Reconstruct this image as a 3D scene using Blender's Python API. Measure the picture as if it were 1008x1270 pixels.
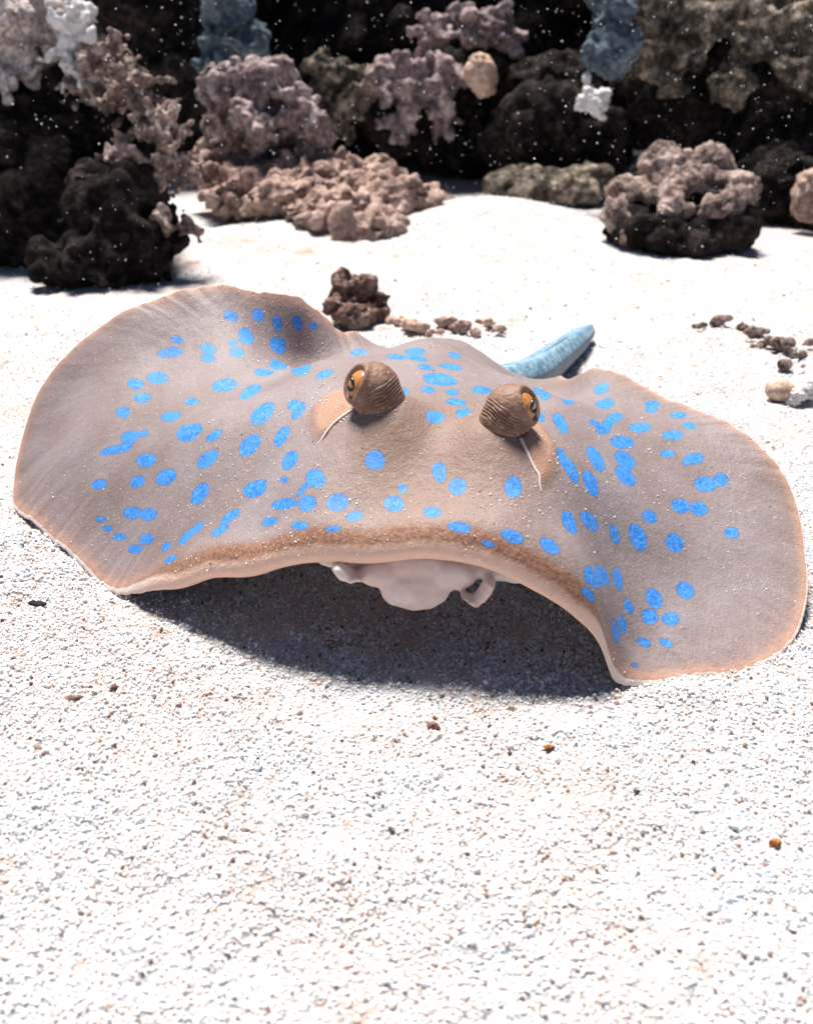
import bpy, math, random
import numpy as np
from mathutils import Vector, Matrix
from mathutils.bvhtree import BVHTree

for o in list(bpy.data.objects):
    bpy.data.objects.remove(o)
S = bpy.context.scene
C = S.collection
rad = math.radians
random.seed(5)
RNG = np.random.default_rng(11)

# ------------------------------------------------------------------ camera
H, PITCH, FPX = 0.22, 24.0, 1300.0          # camera height (m), pitch down, focal length in photo pixels
cam = bpy.data.cameras.new('camera')
cam_o = bpy.data.objects.new('camera', cam)
C.objects.link(cam_o)
cam_o.location = (0, 0, H)
cam_o.rotation_euler = (rad(90 - PITCH), 0, 0)
cam.sensor_fit = 'VERTICAL'
cam.sensor_height = 36
cam.lens = 36 * FPX / 1270
cam.clip_start = 0.01
cam.clip_end = 200
cam.dof.use_dof = True
cam.dof.focus_distance = 0.455
cam.dof.aperture_fstop = 16.0
S.camera = cam_o

# ------------------------------------------------------------------ light
SUN_EL, SUN_AZ = 71.0, -24.0                    # sun high behind the ray, shadows fall to the camera
w = bpy.data.worlds.new('World')
S.world = w
w.use_nodes = True
nt = w.node_tree
nt.nodes.clear()
sky = nt.nodes.new('ShaderNodeTexSky')
sky.sky_type = 'NISHITA'
sky.sun_disc = False
sky.air_density = 0.45
sky.dust_density = 0.1
sky.sun_elevation = rad(SUN_EL)
sky.sun_rotation = rad(SUN_AZ)
bg = nt.nodes.new('ShaderNodeBackground')
bg.inputs[1].default_value = 0.05
wo = nt.nodes.new('ShaderNodeOutputWorld')
nt.links.new(sky.outputs[0], bg.inputs[0])
nt.links.new(bg.outputs[0], wo.inputs[0])
sl = bpy.data.lights.new('sun', 'SUN')
sl.energy = 5.0
sl.angle = rad(17)                            # light scattered a little by the water above
sl.color = (1.0, 0.955, 0.9)
sun_o = bpy.data.objects.new('sun', sl)
C.objects.link(sun_o)
sd = Vector((math.sin(rad(SUN_AZ)) * math.cos(rad(SUN_EL)), math.cos(rad(SUN_AZ)) * math.cos(rad(SUN_EL)), math.sin(rad(SUN_EL))))
sun_o.rotation_euler = sd.to_track_quat('Z', 'Y').to_euler()
sun_o.location = sd * 5
S.view_settings.view_transform = 'Standard'
S.view_settings.look = 'None'
S.view_settings.gamma = 1
S.view_settings.exposure = 1.03

# ------------------------------------------------------------------ helpers
cp, sp_ = math.cos(rad(PITCH)), math.sin(rad(PITCH))

def at(px, py, d):
    """world point seen at photo pixel (px, py) at forward distance d (metres)"""
    u, v = (px - 504) / FPX, (635 - py) / FPX
    dy, dz = cp + v * sp_, -sp_ + v * cp
    k = d / dy
    return np.array((u * k, d, H + dz * k))

def scale_at(px, py, d):
    v = (635 - py) / FPX
    return d / (cp + v * sp_) / FPX            # metres per photo pixel

def gd(py, z=0.0):
    v = (635 - py) / FPX
    return (z - H) / (-sp_ + v * cp) * (cp + v * sp_)

def grd(px, py):
    return at(px, py, gd(py))

def _hash(i, j, k, seed):
    n = (i.astype(np.int64) * 374761393 + j.astype(np.int64) * 668265263 + k.astype(np.int64) * 2147483647 + seed * 974711) & 0xffffffff
    n = ((n ^ (n >> 13)) * 1274126177) & 0xffffffff
    n = ((n ^ (n >> 16)) * 2246822519) & 0xffffffff
    return ((n ^ (n >> 15)) & 0xffffff) / float(0xffffff)

def vnoise(P, seed=0):
    I = np.floor(P).astype(np.int64)
    F = P - I
    F = F * F * F * (F * (F * 6 - 15) + 10)
    out = 0
    for a in (0, 1):
        for b in (0, 1):
            for c in (0, 1):
                wgt = (F[:, 0] if a else 1 - F[:, 0]) * (F[:, 1] if b else 1 - F[:, 1]) * (F[:, 2] if c else 1 - F[:, 2])
                out = out + wgt * _hash(I[:, 0] + a, I[:, 1] + b, I[:, 2] + c, seed)
    return out * 2 - 1

def fbm(P, freq, octv=4, seed=0, gain=.5):
    P = np.asarray(P, float)
    if P.shape[1] == 2:
        P = np.c_[P, np.zeros(len(P))]
    t, a, s = 0, 1.0, 0
    for o in range(octv):
        t = t + a * vnoise(P * freq * (2.03 ** o) + 17.3 * o, seed + o)
        s += a
        a *= gain
    return t / s

def worley(P, freq, seed=0):
    Q = P * freq
    I = np.floor(Q).astype(np.int64)
    best = np.full(len(P), 9.0)
    for a in (-1, 0, 1):
        for b in (-1, 0, 1):
            for c in (-1, 0, 1):
                J = I + np.array((a, b, c))
                fx = J[:, 0] + _hash(J[:, 0], J[:, 1], J[:, 2], seed)
                fy = J[:, 1] + _hash(J[:, 0], J[:, 1], J[:, 2], seed + 7)
                fz = J[:, 2] + _hash(J[:, 0], J[:, 1], J[:, 2], seed + 13)
                best = np.minimum(best, (fx - Q[:, 0]) ** 2 + (fy - Q[:, 1]) ** 2 + (fz - Q[:, 2]) ** 2)
    return np.sqrt(best)

def sstep(x, a, b):
    t = np.clip((x - a) / (b - a), 0, 1)
    return t * t * (3 - 2 * t)

def mesh_from(name, V, F, smooth=True):
    me = bpy.data.meshes.new(name)
    V = np.asarray(V, np.float32)
    F = np.asarray(F, np.int32)
    n = F.shape[1]
    me.vertices.add(len(V))
    me.vertices.foreach_set('co', V.ravel())
    me.loops.add(F.size)
    me.loops.foreach_set('vertex_index', F.ravel())
    me.polygons.add(len(F))
    me.polygons.foreach_set('loop_start', np.arange(0, F.size, n, dtype=np.int32))
    me.polygons.foreach_set('loop_total', np.full(len(F), n, np.int32))
    me.update(calc_edges=True)
    me.validate()
    if smooth:
        me.polygons.foreach_set('use_smooth', np.ones(len(me.polygons), bool))
    return me

def link(name, me, mat=None, parent=None, loc=None):
    o = bpy.data.objects.new(name, me)
    C.objects.link(o)
    if mat is not None and me is not None:
        me.materials.clear()
        me.materials.append(mat)
    if parent is not None:
        o.parent = parent
    if loc is not None:
        o.location = loc
    return o

def tag(o, label, cat, group=None, kind=None):
    if label: o['label'] = label
    if cat: o['category'] = cat
    if group: o['group'] = group
    if kind: o['kind'] = kind
    return o

def attr(me, name, vals, typ='FLOAT'):
    a = me.attributes.new(name, typ, 'POINT')
    a.data.foreach_set('value', np.asarray(vals, np.float32))

# unit icosphere templates
def ico(sub):
    import bmesh
    bm = bmesh.new()
    bmesh.ops.create_icosphere(bm, subdivisions=sub, radius=1)
    V = np.array([v.co[:] for v in bm.verts])
    F = np.array([[v.index for v in f.verts] for f in bm.faces])
    bm.free()
    return V, F
ICO = {k: ico(k) for k in (1, 2, 3, 4, 5)}

# ------------------------------------------------------------------ node material kit
class MT:
    def __init__(self, name, rough=.85, spec=.2):
        self.m = bpy.data.materials.new(name)
        self.m.use_nodes = True
        self.t = self.m.node_tree
        self.b = self.t.nodes['Principled BSDF']
        self.b.inputs['Roughness'].default_value = rough
        self.b.inputs['Specular IOR Level'].default_value = spec
        self._co = None
    def N(self, typ, **kw):
        n = self.t.nodes.new(typ)
        for k, v in kw.items():
            setattr(n, k, v)
        return n
    def L(self, a, b):
        self.t.links.new(a, b)
    def co(self):
        if self._co is None:
            self._co = self.N('ShaderNodeTexCoord').outputs['Object']
        return self._co
    def noise(self, scale, detail=4, rough=.55, vec=None, dist=0):
        n = self.N('ShaderNodeTexNoise')
        n.inputs['Scale'].default_value = scale
        n.inputs['Detail'].default_value = detail
        n.inputs['Roughness'].default_value = rough
        n.inputs['Distortion'].default_value = dist
        self.L(vec or self.co(), n.inputs['Vector'])
        return n.outputs['Fac']
    def voro(self, scale, vec=None, out='Distance', feature='F1'):
        n = self.N('ShaderNodeTexVoronoi', feature=feature)
        n.inputs['Scale'].default_value = scale
        self.L(vec or self.co(), n.inputs['Vector'])
        return n.outputs[out]
    def ramp(self, fac, stops, interp='LINEAR'):
        r = self.N('ShaderNodeValToRGB')
        r.color_ramp.interpolation = interp
        e = r.color_ramp.elements
        while len(e) < len(stops):
            e.new(.5)
        for el, (p, c) in zip(e, stops):
            el.position = p
            el.color = (*c, 1) if len(c) == 3 else c
        self.L(fac, r.inputs[0])
        return r.outputs[0]
    def attr(self, name, out='Fac'):
        return self.N('ShaderNodeAttribute', attribute_name=name).outputs[out]
    def math(self, op, a, b=None, clamp=False):
        n = self.N('ShaderNodeMath', operation=op, use_clamp=clamp)
        for i, x in enumerate((a, b)):
            if x is None: continue
            if isinstance(x, (int, float)): n.inputs[i].default_value = x
            else: self.L(x, n.inputs[i])
        return n.outputs[0]
    def step(self, x, a, b):
        n = self.N('ShaderNodeMapRange', interpolation_type='SMOOTHSTEP')
        n.inputs['From Min'].default_value = a
        n.inputs['From Max'].default_value = b
        self.L(x, n.inputs['Value'])
        return n.outputs[0]
    def mix(self, fac, a, b, blend='MIX'):
        n = self.N('ShaderNodeMix', data_type='RGBA', blend_type=blend)
        for i, x in ((0, fac), (6, a), (7, b)):
            if isinstance(x, (int, float)): n.inputs[i].default_value = x
            elif isinstance(x, tuple): n.inputs[i].default_value = (*x, 1)
            else: self.L(x, n.inputs[i])
        return n.outputs[2]
    def color(self, c):
        if isinstance(c, tuple): self.b.inputs['Base Color'].default_value = (*c, 1)
        else: self.L(c, self.b.inputs['Base Color'])
    def bump(self, h, strength=.5, dist=.001):
        n = self.N('ShaderNodeBump')
        n.inputs['Strength'].default_value = strength
        n.inputs['Distance'].default_value = dist
        self.L(h, n.inputs['Height'])
        self.L(n.outputs[0], self.b.inputs['Normal'])

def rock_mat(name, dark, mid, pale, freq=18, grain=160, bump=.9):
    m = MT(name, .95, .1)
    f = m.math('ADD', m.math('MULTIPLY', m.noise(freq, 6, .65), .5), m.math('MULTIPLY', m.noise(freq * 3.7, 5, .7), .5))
    c = m.ramp(f, [(.38, dark), (.49, mid), (.60, pale)])  # dark-to-pale mottle, on corals also painting lit tips against shaded gaps
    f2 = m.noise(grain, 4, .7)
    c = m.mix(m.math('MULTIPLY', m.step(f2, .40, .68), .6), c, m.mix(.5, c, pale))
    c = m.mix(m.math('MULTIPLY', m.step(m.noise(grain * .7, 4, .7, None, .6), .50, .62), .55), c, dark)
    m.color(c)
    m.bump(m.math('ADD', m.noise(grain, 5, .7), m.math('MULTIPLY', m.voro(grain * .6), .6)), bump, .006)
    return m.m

M = {}
# dry coral sand, almost white, with faint warm and cool patches
m = MT('white_sand', .95, .1)
c = m.ramp(m.noise(14, 5, .6), [(.33, (.62, .51, .46)), (.5, (.62, .59, .58)), (.66, (.57, .61, .64))])  # darker than the loose grains, putting shade of the pits into the colour
c = m.mix(m.step(m.noise(420, 3, .7), .60, .75), c, (.22, .18, .17))
c = m.mix(m.step(m.noise(36, 3, .6), .60, .72), c, (.50, .36, .29))
c = m.mix(m.math('MULTIPLY', m.step(m.noise(8, 5, .65, None, .4), .54, .70), .5), c, (.46, .33, .27))
m.color(c)
m.bump(m.math('ADD', m.noise(620, 4, .7), m.voro(520)), 1.0, .002)
M['sand'] = m.m
m = MT('sand_grain', .8, .3)
oi = m.N('ShaderNodeObjectInfo').outputs['Random']
m.color(m.ramp(oi, [(0, (.10, .08, .08)), (.035, (.34, .24, .18)), (.07, (.60, .46, .39)), (.16, (.66, .58, .55)), (.5, (.71, .71, .71)), (1, (.66, .71, .76))]))
M['grain'] = m.m
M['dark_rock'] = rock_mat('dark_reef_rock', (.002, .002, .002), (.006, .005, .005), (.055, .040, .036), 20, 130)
M['tan_coral'] = rock_mat('tan_coral', (.024, .016, .015), (.23, .160, .138), (.66, .52, .46), 30, 190)
M['pink_coral'] = rock_mat('pale_pink_coral', (.040, .028, .029), (.26, .19, .19), (.66, .53, .51), 26, 170)
M['brown_slab'] = rock_mat('brown_pitted_rock', (.06, .038, .032), (.41, .28, .235), (.66, .49, .41), 30, 160)
M['crown'] = rock_mat('sunlit_cream_coral', (.10, .08, .075), (.52, .44, .41), (.80, .74, .71), 26, 170)  # pale cream carries the sun glare on the colony top
M['haze_chip_blue'] = rock_mat('blue_haze_and_chip', (.02, .03, .04), (.075, .105, .13), (.20, .25, .29), 24, 120)  # blue water haze put into coral colour; also colours a blue grey chip
M['green_rock'] = rock_mat('algae_covered_rock', (.008, .008, .007), (.060, .052, .040), (.46, .37, .29), 16, 110)
M['white_coral'] = rock_mat('white_shell_and_glare', (.45, .42, .40), (.72, .70, .69), (.82, .82, .83), 30, 150)  # white of the shell piece, and sun glare painted onto coral
M['red_pebble'] = rock_mat('dark_red_pebble', (.05, .02, .02), (.16, .07, .065), (.40, .22, .20), 300, 900, .3)
M['chip_hollow_black'] = rock_mat('black_chip_and_hollow', (.006, .006, .007), (.02, .02, .025), (.06, .06, .07), 300, 900, .3)
M['orange_chip'] = rock_mat('orange_shell_chip', (.10, .035, .012), (.36, .13, .04), (.55, .28, .12), 300, 900, .3)
M['peach_pebble'] = rock_mat('peach_pebble', (.30, .19, .14), (.52, .36, .28), (.68, .52, .43), 60, 500, .3)
m = MT('suspended_speck', .7, .3); m.color((.85, .88, .9)); M['speck'] = m.m

# ================================================================== SAND FLOOR
RAY_C = np.array((.0, .45))
mound_c = grd(610, 300)

def ground(X, Y):
    P = np.c_[X, Y]
    z = .010 * fbm(P, 2.3, 3, 3) * sstep(Y, .7, 1.4)
    z = z + .0035 * fbm(P, 9, 3, 5) * (.45 + .55 * sstep(np.abs(Y - .42), .15, .4))
    # mound of clean sand in front of the reef
    z = z + .043 * np.exp(-(((X - .10) / .15) ** 2 + ((Y - 1.36) / .16) ** 2))
    z = z + .020 * np.exp(-(((X + .16) / .10) ** 2 + ((Y - 1.30) / .12) ** 2))
    z = z + .03 * sstep(Y, 1.35, 2.4)
    # hollow scooped under the raised snout, small rise at the grounded fin
    z = z - .004 * np.exp(-(((X + .01) / .09) ** 2 + ((Y - .40) / .06) ** 2))
    z = z + .003 * np.exp(-(((X - .125) / .03) ** 2 + ((Y - .325) / .012) ** 2))
    z = z - .004 * np.exp(-(((X + .165) / .012) ** 2 + ((Y - .40) / .008) ** 2))
    return z

def ground_fine(X, Y):
    P = np.c_[X, Y]
    near = 1 - sstep(Y, .9, 1.6)
    z = ground(X, Y)
    z = z + near * (.0016 * fbm(P, 85, 3, 21) + .0012 * fbm(P, 330, 2, 31))
    z = z + (1 - near) * .002 * fbm(P, 40, 3, 41)
    lump = np.maximum(0, fbm(P, 30, 2, 51) - .15)
    return z + near * lump * .006

def axis_pts(a, dense0, dense1, step, grow, b):
    pts = list(np.arange(dense0, dense1, step))
    s, x = step, dense1
    while x < b:
        pts.append(x); s *= grow; x += s
    pts.append(b)
    s, x = step, dense0 - step
    pre = []
    while x > a:
        pre.append(x); s *= grow; x -= s
    pre.append(a)
    return np.array(pre[::-1] + pts)

gx = axis_pts(-30, -.27, .27, .00105, 1.03, 30)
gy = axis_pts(-30, .15, .52, .00105, 1.018, 40)
XX, YY = np.meshgrid(gx, gy)
ZZ = ground_fine(XX.ravel(), YY.ravel())
nx, ny = len(gx), len(gy)
idx = np.arange(nx * ny).reshape(ny, nx)
F = np.stack([idx[:-1, :-1], idx[:-1, 1:], idx[1:, 1:], idx[1:, :-1]], -1).reshape(-1, 4)
sand = link('sand_floor', mesh_from('sand_floor', np.c_[XX.ravel(), YY.ravel(), ZZ], F), M['sand'])
sand['kind'] = 'structure'

# loose grains lying on the sand: real grains instanced on points
def grain_field(name, pts, sizes, mat, label, cat='sand', parent=None):
    me = bpy.data.meshes.new(name)
    me.vertices.add(len(pts))
    me.vertices.foreach_set('co', np.asarray(pts, np.float32).ravel())
    attr(me, 'grain_size', sizes)
    o = link(name, me, None, parent)
    ng = bpy.data.node_groups.new(name + '_nodes', 'GeometryNodeTree')
    ng.interface.new_socket('Geometry', in_out='INPUT', socket_type='NodeSocketGeometry')
    ng.interface.new_socket('Geometry', in_out='OUTPUT', socket_type='NodeSocketGeometry')
    N = ng.nodes.new
    gi, go = N('NodeGroupInput'), N('NodeGroupOutput')
    ic = N('GeometryNodeMeshIcoSphere'); ic.inputs['Radius'].default_value = 1; ic.inputs['Subdivisions'].default_value = 1
    ss = N('GeometryNodeSetShadeSmooth')
    sm = N('GeometryNodeSetMaterial'); sm.inputs['Material'].default_value = mat
    ip = N('GeometryNodeInstanceOnPoints')
    r1 = N('FunctionNodeRandomValue'); r1.data_type = 'FLOAT_VECTOR'
    r1.inputs[0].default_value = (0, 0, 0); r1.inputs[1].default_value = (6.28, 6.28, 6.28)
    r2 = N('FunctionNodeRandomValue'); r2.data_type = 'FLOAT_VECTOR'; r2.inputs['Seed'].default_value = 3
    r2.inputs[0].default_value = (.55, .6, .45); r2.inputs[1].default_value = (1.5, 1.25, 1.0)
    na = N('GeometryNodeInputNamedAttribute'); na.inputs['Name'].default_value = 'grain_size'
    vm = N('ShaderNodeVectorMath'); vm.operation = 'SCALE'
    L = ng.links.new
    L(ic.outputs[0], ss.inputs[0]); L(ss.outputs[0], sm.inputs[0]); L(sm.outputs[0], ip.inputs['Instance'])
    L(gi.outputs[0], ip.inputs['Points'])
    L(r1.outputs[0], ip.inputs['Rotation'])
    L(r2.outputs[0], vm.inputs[0]); L(na.outputs[0], vm.inputs['Scale']); L(vm.outputs[0], ip.inputs['Scale'])
    L(ip.outputs[0], go.inputs[0])
    md = o.modifiers.new('grains', 'NODES'); md.node_group = ng
    me.materials.append(mat)
    o['kind'] = 'stuff'
    if parent is None:
        tag(o, label, cat)
    return o

def scatter(n, x0, x1, y0, y1):
    return RNG.uniform(x0, x1, n), RNG.uniform(y0, y1, n)
gxs, gys, gss = [], [], []
for n, x0, x1, y0, y1, r0, r1 in ((150000, -.30, .30, .14, .47, .00036, .00095), (45000, -.5, .5, .47, .85, .0004, .0009),
                                   (5200, -.30, .30, .14, .50, .0008, .0014), (9000, -.7, .7, .8, 1.5, .0007, .0016)):
    x, y = scatter(n, x0, x1, y0, y1)
    s = r0 + (r1 - r0) * RNG.random(n) ** 1.6
    gxs.append(x); gys.append(y); gss.append(s)
gxs, gys, gss = map(np.concatenate, (gxs, gys, gss))
cl = fbm(np.c_[gxs, gys], 45, 2, 77)
keep = RNG.random(len(gxs)) < np.clip(.72 + .9 * cl, .1, 1)
gxs, gys, gss = gxs[keep], gys[keep], gss[keep]
gz = ground_fine(gxs, gys) + gss * .35
grain_field('sand_grains', np.c_[gxs, gys, gz], gss, M['grain'], 'loose coarse white coral sand grains covering the sea floor')

# ================================================================== STINGRAY
ray = bpy.data.objects.new('stingray', None)
C.objects.link(ray)
ray.location = (0.02, .46, 0)
ray.empty_display_size = .05
tag(ray, 'taupe stingray with bright blue spots resting on the white sand', 'stingray')
RL = np.array(ray.location)

rim_px = [(150, 733, .405), (200, 713, .388), (253, 690, .373), (330, 679, .3585), (430, 668, .3495), (520, 662, .3455), (595, 673, .3415),
          (662, 704, .337), (720, 745, .3338), (747, 786, .332), (761, 838, .3316), (796, 847, .3345), (850, 838, .340), (930, 830, .346),
          (980, 796, .362), (1000, 745, .384), (1000, 690, .405), (986, 618, .432), (952, 562, .452), (900, 522, .470), (820, 490, .492),
          (770, 464, .510), (735, 456, .522), (697, 466, .545)]
rim3 = [at(*p) for p in rim_px]
rim3 += [np.array(p) for p in ((.105, .592, .036), (.075, .622, .030), (.045, .634, .030), (.010, .630, .033), (-.020, .612, .052))]
rim3 += [at(*p) for p in ((432, 412, .572), (400, 388, .570), (345, 362, .562), (280, 352, .556), (205, 364, .552), (140, 393, .548), (90, 430, .543),
                          (50, 480, .535), (28, 540, .524), (16, 600, .507), (20, 630, .492), (60, 664, .460), (105, 702, .430))]
rim3 = np.array(rim3)
inner = [at(*p) for p in (
    (540, 620, .363), (545, 560, .387), (550, 500, .420), (545, 462, .453), (537, 436, .490), (460, 640, .360), (450, 580, .380), (455, 530, .402), (460, 470, .445),
    (640, 640, .353), (645, 600, .370), (640, 552, .394), (625, 500, .432), (610, 465, .465), (380, 600, .378), (385, 540, .406), (385, 480, .445), (430, 443, .485),
    (300, 610, .400), (250, 530, .442), (200, 650, .412), (120, 605, .455), (130, 510, .494), (210, 440, .522), (310, 425, .524), (310, 490, .472), (300, 380, .549),
    (330, 658, .371), (250, 660, .394), (130, 685, .430), (60, 590, .485), (90, 480, .527), (180, 400, .540), (370, 385, .560),
    (690, 650, .356), (722, 690, .3475), (744, 735, .3400), (690, 590, .378), (690, 540, .410), (665, 500, .445), (720, 600, .384), (720, 545, .418), (728, 486, .497),
    (760, 620, .392), (768, 690, .3745), (778, 750, .358), (785, 800, .3465), (800, 600, .416), (760, 530, .450), (850, 700, .388), (850, 780, .358),
    (930, 700, .396), (920, 780, .364), (900, 610, .430), (830, 540, .457), (800, 505, .480), (960, 640, .420), (820, 660, .394))]
inner += [np.array(p) for p in ((.030, .545, .0765), (.040, .585, .055), (.075, .560, .047), (-.005, .575, .064), (.010, .51, .0865), (.098, .53, .056), (-.044, .520, .0665), (-.024, .546, .066), (.080, .503, .0575), (.068, .528, .056))]
inner += [at(398, 447, .478), at(640, 470, .468), at(688, 500, .442), at(372, 438, .552)]
inner = np.array(inner)
CP = np.vstack([rim3, inner])

def tps_fit(P, v, lam):
    n = len(P)
    r = np.linalg.norm(P[:, None] - P[None], axis=2) * 10
    K = np.where(r > 0, r * r * np.log(r + 1e-12), 0) + lam * np.eye(n)
    A = np.zeros((n + 3, n + 3))
    A[:n, :n] = K
    A[:n, n] = 1; A[:n, n + 1:] = P
    A[n, :n] = 1; A[n + 1:, :n] = P.T
    return np.linalg.solve(A, np.r_[v, 0, 0, 0])
TW = tps_fit(CP[:, :2], CP[:, 2], .0012)

def tps(Q):
    out = np.empty(len(Q))
    for i in range(0, len(Q), 20000):
        q = Q[i:i + 20000]
        r = np.linalg.norm(q[:, None] - CP[None, :, :2], axis=2) * 10
        K = np.where(r > 0, r * r * np.log(r + 1e-12), 0)
        out[i:i + 20000] = K @ TW[:len(CP)] + TW[len(CP)] + q @ TW[len(CP) + 1:]
    return out

CEN = np.array((.012, .455))
# closed Catmull-Rom outline in plan, resampled by angle about the centre
cr = []
n = len(rim3)
for i in range(n):
    p0, p1, p2, p3 = (rim3[(i + k) % n][:2] for k in (-1, 0, 1, 2))
    for t in np.linspace(0, 1, 24, endpoint=False):
        cr.append(.5 * (2 * p1 + (p2 - p0) * t + (2 * p0 - 5 * p1 + 4 * p2 - p3) * t * t + (3 * p1 - p0 - 3 * p2 + p3) * t ** 3))
cr = np.array(cr) - CEN
ca = np.unwrap(np.arctan2(cr[:, 1], cr[:, 0]))
cl_ = np.linalg.norm(cr, axis=1)
o_ = np.argsort(ca % (2 * np.pi))
A_, R_ = (ca % (2 * np.pi))[o_], cl_[o_]
# more columns where the outline is visible and long: space by arc length
NT = 900
seg = np.r_[0, np.cumsum(np.hypot(np.diff(np.r_[R_ * np.cos(A_), R_[0] * np.cos(A_[0])]), np.diff(np.r_[R_ * np.sin(A_), R_[0] * np.sin(A_[0])])))]
TH = np.interp(np.linspace(0, seg[-1], NT, endpoint=False), seg, np.r_[A_, A_[0] + 2 * np.pi])
RAD = np.interp(TH, A_, R_, period=2 * np.pi)
RAD = np.convolve(np.r_[RAD[-3:], RAD, RAD[:3]], np.ones(7) / 7, 'valid')
rimxy = CEN + np.c_[np.cos(TH), np.sin(TH)] * RAD[:, None]
a_left = math.atan2(*(rim3[0][:2] - CEN)[::-1]) % (2 * np.pi)
a_right = math.atan2(*(rim3[10][:2] - CEN)[::-1]) % (2 * np.pi)
front = sstep(TH, a_left - .06, a_left + .30) * (1 - sstep(TH, a_right - .10, a_right + .05))
edge_r = .0012 + .0060 * front                     # half thickness of the rounded margin
# soft ruffle of the wing margin
ruf = (1 - front) * (.0011 * fbm(np.c_[np.cos(TH), np.sin(TH)], 22, 2, 5) + .0006 * fbm(np.c_[np.cos(TH), np.sin(TH)], 70, 2, 6))

def zone(s, t):
    """ring at radial fraction s -> xy, distance to margin"""
    xy = CEN + np.c_[np.cos(t), np.sin(t)] * (RAD * s)[:, None]
    return xy, RAD * (1 - s)

s_top = np.r_[np.linspace(.004, .955, 210), .955 + .045 * (1 - (1 - np.linspace(0, 1, 26)[1:]) ** 2)]
s_bot = np.r_[.955 + .045 * (1 - (1 - np.linspace(1, 0, 22)[1:]) ** 2), np.linspace(.955, .02, 50)[1:]]
rings, E, UN, TT, SS = [], [], [], [], []
for s in s_top:
    xy, dist = zone(s, TH)
    z = tps(xy)
    u = np.clip(1 - dist / (edge_r * 1.35), 0, 1)
    z = z - edge_r * (1 - np.sqrt(np.maximum(0, 1 - u * u)))
    z = z + ruf * sstep(s, .80, 1.0)
    rings.append(np.c_[xy, z]); E.append(dist * 1000); UN.append(-(1 - u)); TT.append(TH); SS.append(np.full(NT, s))
for s in s_bot:
    xy, dist = zone(s, TH)
    z = tps(xy)
    u = np.clip(1 - dist / (edge_r * 1.35), 0, 1)
    thick = 2 * edge_r + .030 * sstep(dist, .006, .12) + .004 * front * sstep(dist, 0, .02)
    z = z - thick + edge_r * (1 - np.sqrt(np.maximum(0, 1 - u * u))) + ruf * sstep(s, .80, 1.0)
    z = z + (np.minimum(z, -.002) - z) * sstep(dist, .060, .115)
    rings.append(np.c_[xy, z]); E.append(dist * 1000); UN.append(1 - u); TT.append(TH); SS.append(np.full(NT, s))
V = np.vstack(rings)
E, UN, TT, SS = map(np.concatenate, (E, UN, TT, SS))
NR = len(rings)
idx = np.arange(NR * NT).reshape(NR, NT)
nxt = np.roll(idx, -1, axis=1)
F = np.stack([idx[:-1], nxt[:-1], nxt[1:], idx[1:]], -1).reshape(-1, 4)[:, ::-1]
# caps closing the two central pinholes
ctop, cbot = len(V), len(V) + 1
V = np.vstack([V, V[:NT].mean(0), V[(NR - 1) * NT:].mean(0)])
E, UN, TT, SS = (np.r_[x, y, y2] for x, y, y2 in ((E, 200, 200), (UN, -1, 1), (TT, 0, 0), (SS, 0, 0)))
capF = np.vstack([np.c_[np.full(NT, ctop), nxt[0], idx[0], idx[0]], np.c_[np.full(NT, cbot), idx[-1], nxt[-1], nxt[-1]]])

top = UN <= 0
# --- anatomical relief on the top: eye sockets rise, spiracle hollows, fin-ray striation, skin wrinkles
def bump_at(px, py, d, r, h):
    global V
    c = at(px, py, d)
    q = np.linalg.norm(V[:, :2] - c[:2], axis=1) / r
    V[:, 2] += np.where(top, h * np.exp(-q * q), 0)
V[:, 2] += np.where(top, .00009 * fbm(np.c_[TT * 18, SS * 3.0], 1, 2, 9) * sstep(SS, .45, .8) * (1 - sstep(SS, .97, 1)), 0)
V[:, 2] += np.where(top, .00045 * fbm(V[:, :2], 95, 3, 19) * (1 - sstep(SS, .9, 1)), 0)
bump_at(484, 520, .4005, .0175, .0125)
bump_at(612, 546, .3885, .0175, .0125)

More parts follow.
